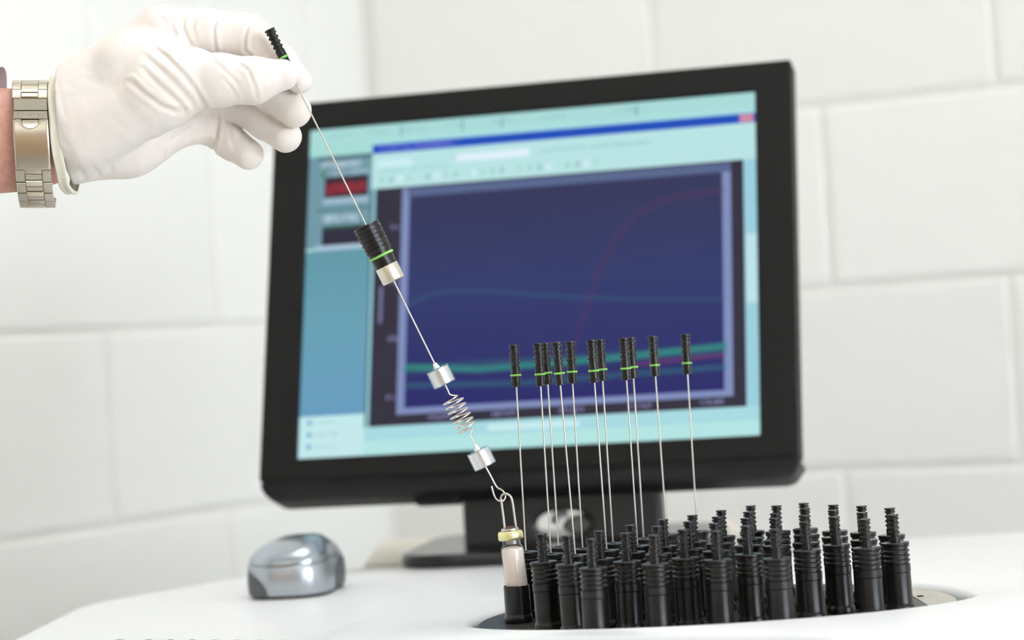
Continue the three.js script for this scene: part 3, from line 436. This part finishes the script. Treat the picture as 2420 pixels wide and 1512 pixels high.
// ---------------------------------------------------------------- monitor
const MON = { x: 0.012, y: 0.209, z: -0.5266, yaw: -14.9, tilt: -16.6 };
const monitor = thing('computer_monitor', 'black computer monitor on a wide stand, showing a graph on a blue screen', 'monitor', [0.045, 0, -0.60]);
{
  const head = new THREE.Group(); head.name = 'display_head'; monitor.add(head);
  head.position.set(MON.x - 0.045, MON.y, MON.z + 0.60); head.rotation.set(MON.tilt * D, MON.yaw * D, 0, 'YXZ');
  const w = 0.1725, h = 0.1295, dark = std(lin(0.009, 0.009, 0.0085), 0.5, { specularIntensity: 0.3, bumpMap: grainTex, bumpScale: 0.00005 }), dark2 = std(lin(0.008, 0.0085, 0.010), 0.4, { specularIntensity: 0.45 }), gloss = std(lin(0.010, 0.0105, 0.012), 0.2, { specularIntensity: 0.8 });
  const rr = (x0, y0, x1, y1, r) => { const s = new THREE.Shape(); s.moveTo(x0 + r, y0); s.lineTo(x1 - r, y0); s.quadraticCurveTo(x1, y0, x1, y0 + r); s.lineTo(x1, y1 - r); s.quadraticCurveTo(x1, y1, x1 - r, y1); s.lineTo(x0 + r, y1); s.quadraticCurveTo(x0, y1, x0, y1 - r); s.lineTo(x0, y0 + r); s.quadraticCurveTo(x0, y0, x0 + r, y0); return s; };
  const L = -w - 0.0285, R = w + 0.0272, TOP = h + 0.0218, BOT = -h - 0.0165;
  const frame = rr(L, BOT, R, TOP, 0.003); frame.holes.push(rr(-w, -h, w, h, 0.001));
  mesh('bezel', new THREE.ExtrudeGeometry(frame, { depth: 0.018, bevelEnabled: true, bevelThickness: 0.002, bevelSize: 0.0015, bevelOffset: -0.0015, bevelSegments: 3 }).translate(0, 0, -0.016), dark, head);
  { // chin: lower lip of the case that curls away underneath
    const prof = new THREE.Shape(); prof.moveTo(0.0015, 0); prof.bezierCurveTo(0.001, -0.006, -0.002, -0.0105, -0.012, -0.0125); prof.lineTo(-0.030, -0.0135); prof.lineTo(-0.034, 0); prof.closePath();
    const g = new THREE.ExtrudeGeometry(prof, { depth: R - L - 0.004, bevelEnabled: true, bevelThickness: 0.002, bevelSize: 0.002, bevelOffset: -0.002, bevelSegments: 3, curveSegments: 24 }); g.rotateY(-Math.PI / 2); g.scale(-1, 1, 1);
    g.computeBoundingBox(); const bb = g.boundingBox; const p = g.attributes.position;
    // after the turn: x runs along the screen, z is depth
    g.translate(L - bb.min.x, BOT - 0.0004 - bb.max.y, 0.0015 - bb.max.z);
    for (let i = 0; i < p.count; i++) { const ex = Math.min(p.getX(i) - L, R - p.getX(i)); const k = Math.max(0, 1 - ex / 0.03), dy = BOT - p.getY(i), t = Math.min(1, Math.max(0, dy) / 0.0138); p.setX(i, p.getX(i) + (p.getX(i) < 0 ? 1 : -1) * k * 0.013 * (1 - Math.sqrt(1 - t * t))); }
    const ix = g.index; if (ix) for (let i = 0; i < ix.count; i += 3) { const t = ix.getX(i); ix.setX(i, ix.getX(i + 2)); ix.setX(i + 2, t); }
    g.computeVertexNormals(); const cm = dark2.clone(); cm.side = THREE.DoubleSide; mesh('chin', toCreasedNormals(g, 0.6), cm, head);
  }
  mesh('back_shell', new RoundedBoxGeometry(R - L - 0.012, TOP - BOT - 0.012, 0.034, 4, 0.012).translate(0, (TOP + BOT) / 2, -0.033), dark2, head);
  mesh('button_strip', new RoundedBoxGeometry(0.034, 0.005, 0.012, 2, 0.0015).translate(-0.07, BOT - 0.0145, -0.022), dark2, head);
  // screen print
  const c = document.createElement('canvas'); c.width = 1024; c.height = 768; const x = c.getContext('2d'); const U = (u) => u * 1024, Vv = (v) => v * 768;
  const box = (u0, v0, u1, v1, f) => { x.fillStyle = f; x.fillRect(U(u0), Vv(v0), U(u1 - u0), Vv(v1 - v0)); };
  const strokes = (u0, u1, v, hgt, f, gap = 7) => { x.fillStyle = f; for (let q = U(u0); q < U(u1); q += gap * (0.6 + 0.8 * rnd())) x.fillRect(q, Vv(v) - hgt * (0.5 + 0.3 * rnd()), 2 + 2 * rnd(), hgt * (0.7 + 0.5 * rnd())); };
  box(0, 0, 1, 1, '#a9dfe0');
  box(0, 0, 1, 0.045, '#aadcd9'); for (const u of [0.05, 0.13, 0.22, 0.31, 0.42, 0.53, 0.69, 0.72]) strokes(u, u + 0.05, 0.024, 8, '#8cc2c4', 9); for (const u of [0.21, 0.35, 0.44, 0.74]) box(u, 0.008, u + 0.004, 0.04, '#74aab2');
  box(0, 0.045, 0.147, 0.085, '#a6dcd6');
  box(0, 0.085, 0.147, 0.37, '#6f97a4'); box(0.02, 0.088, 0.145, 0.098, '#4a6674');
  strokes(0.03, 0.12, 0.115, 13, '#c9dcea', 6); strokes(0.04, 0.14, 0.142, 11, '#b4c7d6', 8); box(0.03, 0.13, 0.04, 0.15, '#3f7a62');
  box(0.038, 0.152, 0.138, 0.215, '#2c2030'); box(0.042, 0.172, 0.13, 0.206, '#7d1f2e'); strokes(0.045, 0.13, 0.19, 24, '#9c2a38', 9);
  box(0.035, 0.218, 0.14, 0.236, '#9fb9cc'); box(0.02, 0.25, 0.145, 0.256, '#4f7783'); strokes(0.035, 0.115, 0.285, 17, '#c3d8e6', 5);
  box(0.036, 0.303, 0.14, 0.312, '#2d5a48'); box(0.036, 0.312, 0.138, 0.362, '#282338'); box(0.02, 0.362, 0.147, 0.378, '#a9c3d6');
  { const g = x.createLinearGradient(0, Vv(0.37), 0, Vv(0.875)); g.addColorStop(0, '#5f97a6'); g.addColorStop(0.5, '#659fb4'); g.addColorStop(1, '#659cbf'); x.fillStyle = g; x.fillRect(0, Vv(0.378), U(0.147), Vv(0.5)); }
  box(0, 0.875, 0.147, 1, '#c3e9ec'); for (const v of [0.895, 0.93, 0.965]) { strokes(0.035, 0.085, v, 7, '#9fc9d2', 8); box(0.018, v - 0.008, 0.028, v + 0.006, '#6fb4d2'); }
  box(0.147, 0.062, 1, 0.09, '#0a49bd'); strokes(0.165, 0.34, 0.077, 12, '#7f78d4', 6); box(0.965, 0.064, 0.995, 0.088, '#d08aa2');
  box(0.147, 0.09, 1, 0.20, '#b9e4e4'); box(0.16, 0.112, 0.24, 0.134, '#cdeff6'); box(0.34, 0.112, 0.505, 0.136, '#dff2fb'); strokes(0.17, 0.32, 0.146, 6, '#9ccfcd', 6); strokes(0.53, 0.77, 0.125, 8, '#98c9c8', 6);
  for (let k = 0; k < 24; k++) { const u = 0.165 + k * 0.021, f = ['#a3d8d0', '#a3cbd8', '#d3ecf4', '#aedbd5'][k % 4]; if (k % 5 < 4) box(u, 0.163, u + 0.011, 0.184, f); }
  box(0.147, 0.20, 0.972, 0.915, '#2e2838'); box(0.15, 0.20, 0.158, 0.915, '#8fc7d0');
  box(0.158, 0.20, 0.968, 0.915, '#2d2838');
  box(0.218, 0.205, 0.945, 0.884, '#7f8dbb'); box(0.232, 0.205, 0.945, 0.232, '#55648c');
  { const g = x.createLinearGradient(0, Vv(0.23), 0, Vv(0.865)); g.addColorStop(0, '#2c2f56'); g.addColorStop(0.45, '#28346a'); g.addColorStop(1, '#1f2168'); x.fillStyle = g; x.fillRect(U(0.236), Vv(0.232), U(0.69), Vv(0.633)); }
  x.lineCap = 'round'; const curve = (pts, f, lw) => { x.strokeStyle = f; x.lineWidth = lw; x.beginPath(); x.moveTo(U(pts[0][0]), Vv(pts[0][1])); for (let i = 1; i < pts.length; i++) x.lineTo(U(pts[i][0]), Vv(pts[i][1])); x.stroke(); };
  curve([[0.24, 0.56], [0.28, 0.535], [0.33, 0.527], [0.42, 0.535], [0.52, 0.555], [0.62, 0.572], [0.75, 0.59], [0.925, 0.605]], 'rgba(45,110,120,0.35)', 8);
  curve([[0.24, 0.745], [0.4, 0.765], [0.55, 0.76], [0.7, 0.755], [0.8, 0.748], [0.925, 0.74]], 'rgba(40,140,130,0.75)', 15); curve([[0.24, 0.752], [0.925, 0.75]], 'rgba(50,150,120,0.25)', 22);
  curve([[0.24, 0.80], [0.5, 0.812], [0.7, 0.806], [0.925, 0.80]], 'rgba(40,120,125,0.5)', 12); curve([[0.72, 0.778], [0.925, 0.766]], 'rgba(150,50,110,0.55)', 8);
  curve([[0.6, 0.74], [0.63, 0.62], [0.66, 0.5], [0.70, 0.40], [0.74, 0.34], [0.80, 0.30], [0.925, 0.285]], 'rgba(100,48,92,0.28)', 15);
  for (const v of [0.325, 0.49, 0.66, 0.835]) strokes(0.195, 0.215, v, 12, '#7d7fa8', 6); x.save(); x.translate(U(0.178), Vv(0.6)); x.rotate(-Math.PI / 2); x.restore(); box(0.172, 0.50, 0.18, 0.61, '#6f7198');
  for (const u of [0.315, 0.455, 0.60, 0.75, 0.90]) strokes(u - 0.025, u + 0.025, 0.899, 10, '#8b8cc0', 6);
  box(0.147, 0.915, 1, 1, '#a7dbe2'); box(0.42, 0.928, 0.62, 0.945, '#c9eef0'); box(0.147, 0.955, 1, 1, '#b4e6e4'); box(0.972, 0.2, 1, 0.915, '#9bd0de'); box(0.975, 0.42, 0.998, 0.62, '#bfe2ea');
  const tex = new THREE.CanvasTexture(c); tex.colorSpace = THREE.SRGBColorSpace;
  mesh('screen', new THREE.PlaneGeometry(2 * w, 2 * h).translate(0, 0, -0.0005), std(lin(0.006, 0.006, 0.008), 0.4, { specularIntensity: 0.25, emissive: lin(1, 1, 1), emissiveMap: tex, emissiveIntensity: 1.18 }), head);
  const sl = new THREE.RectAreaLight(lin(0.45, 0.62, 0.72), 0.35, 2 * w, 2 * h); sl.position.z = 0.0035; sl.rotation.y = Math.PI; sl.name = 'screen_glow'; sl.castShadow = true; head.add(sl);
  // stand
  const stand = new THREE.Group(); stand.name = 'stand'; monitor.add(stand); stand.rotation.y = MON.yaw * D * 0.55;
  const neck = new THREE.Shape(); neck.moveTo(-0.076, 0.008); neck.lineTo(0.076, 0.008); neck.lineTo(0.0745, 0.15); neck.lineTo(-0.0745, 0.15); neck.closePath();
  const hole = new THREE.Path(); hole.absellipse(0.0, 0.0225, 0.022, 0.0105, 0, Math.PI * 2, true); neck.holes.push(hole);
  mesh('neck', new THREE.ExtrudeGeometry(neck, { depth: 0.018, bevelEnabled: true, bevelThickness: 0.004, bevelSize: 0.004, bevelOffset: -0.004, bevelSegments: 3, curveSegments: 32 }).translate(-0.012, 0, 0.012), std(lin(0.030, 0.031, 0.033), 0.4), stand);
  const clip = mesh('cable_clip', new THREE.SphereGeometry(1, 32, 20).scale(0.018, 0.0085, 0.006).translate(0.004, 0.0205, 0.0195), std(lin(0.25, 0.255, 0.24), 0.5), stand); clip.userData.label = 'light grey cable clip';
  mesh('cable_guide', tube([V3(-0.021, 0.023, 0.016), V3(-0.017, 0.029, 0.018), V3(-0.010, 0.030, 0.019)], 0.0032, 24, 12), std(lin(0.5, 0.52, 0.53), 0.5), stand);
  mesh('pivot', new RoundedBoxGeometry(0.10, 0.07, 0.05, 3, 0.01).translate(-0.03, 0.175, 0.02), dark2, stand);
  const bs = rr(-0.118, -0.098, 0.118, 0.098, 0.045);
  mesh('stand_base', new THREE.ExtrudeGeometry(bs, { depth: 0.004, bevelEnabled: true, bevelThickness: 0.003, bevelSize: 0.004, bevelOffset: -0.004, bevelSegments: 4, curveSegments: 24 }).rotateX(-Math.PI / 2).translate(-0.012, 0.0033, 0.006), gloss, stand);
}
const desk = thing('side_desk', 'cream desk board behind the white housing, under the monitor stand', 'desk', [0.025, FLOOR, -0.70]);
mesh('desk_top', new RoundedBoxGeometry(0.30, 0.025, 0.235, 2, 0.003).translate(0, -FLOOR - 0.0125, 0.0), std(lin(0.74, 0.70, 0.60), 0.5), desk).rotation.y = 0;
for (const sx of [-1, 1]) for (const sz of [-1, 1]) mesh('leg', new RoundedBoxGeometry(0.03, -FLOOR - 0.0252, 0.03, 2, 0.003).translate(sx * 0.125, (-FLOOR - 0.0252) / 2, sz * 0.09), std(lin(0.5, 0.5, 0.5), 0.4), desk);

// ---------------------------------------------------------------- mouse
const mouse = thing('computer_mouse', 'silver grey computer mouse with dark side grips on the white housing', 'mouse', [-0.1575, 0, -0.400]); mouse.rotation.y = -8 * D; mouse.scale.set(0.885, 0.94, 0.9);
{
  const silver = std(lin(0.36, 0.40, 0.44), 0.26, { metalness: 0.75, clearcoat: 0.25, clearcoatRoughness: 0.25, side: THREE.DoubleSide }), silver2 = std(lin(0.40, 0.43, 0.46), 0.30, { metalness: 0.7, side: THREE.DoubleSide }), grey = std(lin(0.075, 0.08, 0.085), 0.5, { side: THREE.DoubleSide }), black = std(lin(0.02, 0.02, 0.022), 0.5);
  // plan outline: rounded, blunt at the palm end (+z, towards the camera); x half width 31.8, z half length 55
  const plan = (a) => { const c = Math.cos(a), s = Math.sin(a), n = 3.0; const k = Math.pow(Math.abs(c) ** n + Math.abs(s) ** n, -1 / n); const z = 52 * k * s; return [31.6 * k * c * (1 - 0.06 * Math.cos(z / 52 * Math.PI)), z]; };
  const seam = (a) => { const [x, z] = plan(a); return 23.5 + 1.5 * (x / 31) ** 2 * (x < 0 ? 1.3 : 1) - 2 * (z < 0 ? -z / 52 : 0) * 4; };
  const bulge = (t) => 1 + 0.035 * Math.sin(Math.PI * t);
  const P = (a, y, k = 1) => { const [x, z] = plan(a); const t = y / 24; const b = bulge(Math.min(1, t)) * k; return [x * b, y, z * b]; };
  const strip = (rows, closed) => { const m = rows[0].length, p = [], I = []; for (const r of rows) for (const q of r) p.push(q[0] / 1000, q[1] / 1000, q[2] / 1000); for (let i = 0; i + 1 < rows.length; i++) for (let j = 0; j + 1 < m; j++) { const a = i * m + j, b = a + 1, c = a + m, d = c + 1; I.push(a, b, c, b, d, c); }
    const g = new THREE.BufferGeometry(); g.setAttribute('position', new THREE.Float32BufferAttribute(p, 3)); g.setIndex(I); g.computeVertexNormals(); return mergeVertices(g, 1e-7); };
  const N = 120, ring = (fn) => Array.from({ length: N + 1 }, (_, j) => fn(j / N * 2 * Math.PI));
  const body = []; for (let k = 0; k <= 10; k++) body.push(ring((a) => { const t = k / 10; return P(a, 2.6 + t * (seam(a) - 3.2), 1); })); body.push(ring((a) => P(a, seam(a) - 0.6, 0.97)));
  mesh('lower_shell', strip(body), silver2, mouse);
  const dome = []; for (let k = 0; k <= 26; k++) { const t = k / 26; dome.push(ring((a) => { const s0 = seam(a), b = bulge(s0 / 24), [x, z] = plan(a), ph = t * Math.PI / 2, rr2 = Math.pow(Math.cos(ph), x > 0 ? 0.72 - 0.3 * (x / 31) : 0.72), hh = Math.pow(Math.sin(ph), 1.0); const top = 42.5 - 9 * Math.max(0, -z * rr2 / 52) * 1.5 - 3 * Math.max(0, z * rr2 / 52) - 0.06 * (x * rr2 < 0 ? -x * rr2 : 0) * 1.2; return [x * b * rr2 * 1.0 + 4 * (1 - rr2), s0 + 0.2 + (top - s0) * hh, z * b * rr2 + 4 * (1 - rr2)]; })); }
  mesh('top_shell', strip(dome), silver, mouse);
  const seamRow = [0.968, 0.972].map((q, i) => ring((a) => P(a, seam(a) - 0.8 + i * 1.1, q))); mesh('seam_gap', strip(seamRow), black, mouse).material.side = THREE.DoubleSide;
  const gripPatch = (c0, half, name) => { const rows = []; for (let k = 0; k <= 14; k++) rows.push(Array.from({ length: 41 }, (_, j) => { const u = j / 40 * 2 - 1, a = c0 + u * half, top = 2.8 + 20 * Math.pow(Math.max(0, 1 - Math.abs(u) ** 2.6), 0.6); return P(a, 2.8 + (top - 2.8) * k / 14, 1.012); })); mesh(name, strip(rows), grey, mouse).userData.label = 'dark rubber side grip'; };
  gripPatch(Math.PI - 0.25, 1.02, 'side_grip'); gripPatch(-0.5, 0.6, 'side_grip');
  const baseS = new THREE.Shape(); for (let j = 0; j < 80; j++) { const [x, z] = plan(j / 80 * 2 * Math.PI); j ? baseS.lineTo(x * 0.975 / 1000, -z * 0.975 / 1000) : baseS.moveTo(x * 0.975 / 1000, -z * 0.975 / 1000); } baseS.closePath();
  mesh('base', new THREE.ExtrudeGeometry(baseS, { depth: 0.0025, bevelEnabled: false }).rotateX(-Math.PI / 2).translate(0, 0.0004, 0), black, mouse);
  mesh('scroll_wheel', new THREE.CylinderGeometry(0.0105, 0.0105, 0.007, 32).rotateZ(Math.PI / 2).translate(0.002, 0.0275, -0.026), black, mouse);
}

// ---------------------------------------------------------------- keyboard, only its far edge in view
{
  const kb = thing('keyboard', 'flat white computer keyboard on the housing left of the carousel', 'keyboard', [-0.218, 0, -0.001]); kb.rotation.y = -30 * D;
  const bodyM = std(lin(0.80, 0.82, 0.80), 0.5), keyM = std(lin(0.74, 0.77, 0.75), 0.5), ink = std(lin(0.18, 0.19, 0.19), 0.6);
  mesh('tray', new RoundedBoxGeometry(0.305, 0.0135, 0.135, 3, 0.004).translate(0.1445, 0.0070, 0.054), bodyM, kb);
  const font = await new FontLoader().loadAsync('fonts/droid/droid_sans_regular.typeface.json');
  const keyGeo = (w, d) => { const g = new RoundedBoxGeometry(w, 0.0066, d, 3, 0.0018); const p = g.attributes.position; for (let i = 0; i < p.count; i++) { const t = (p.getY(i) + 0.0033) / 0.0066; p.setX(i, p.getX(i) * (1 - 0.10 * t)); p.setZ(i, p.getZ(i) * (1 - 0.12 * t)); if (t > 0.9) p.setY(i, p.getY(i) - 0.0009 * (1 - (2 * p.getX(i) / w) ** 2)); } g.computeVertexNormals(); return g; };
  const names = ['Esc', 'F1', 'F2', 'F3', 'F4', 'F5', 'F6', 'F7', 'F8', 'F9', 'F10', 'F11', 'F12']; let kx = 0.004; const esc = keyGeo(0.0185, 0.012), fk = keyGeo(0.0133, 0.012);
  names.forEach((n, i) => { const w = i ? 0.0133 : 0.0185; const k = mesh('key', i ? fk : esc, keyM, kb); k.position.set(kx + w / 2, 0.0165, 0.008);
    const tg = new TextGeometry(n, { font, size: 0.0026, depth: 0.00008, curveSegments: 4 }); tg.rotateX(-Math.PI / 2); tg.translate(-w / 2 + 0.0022, 0.00285, 0.0005); mesh('legend', tg, ink, k); kx += w + 0.0007; });
  const big = keyGeo(0.0172, 0.0168); for (let r = 0; r < 4; r++) for (let c = 0; c < 15; c++) { const k = mesh('key', big, keyM, kb); k.position.set(0.0135 + (c + (r ? 0.22 * r : 0) * 0.4) * 0.0184, 0.0165, 0.028 + r * 0.0184); }
}
renderer.render(scene, camera);
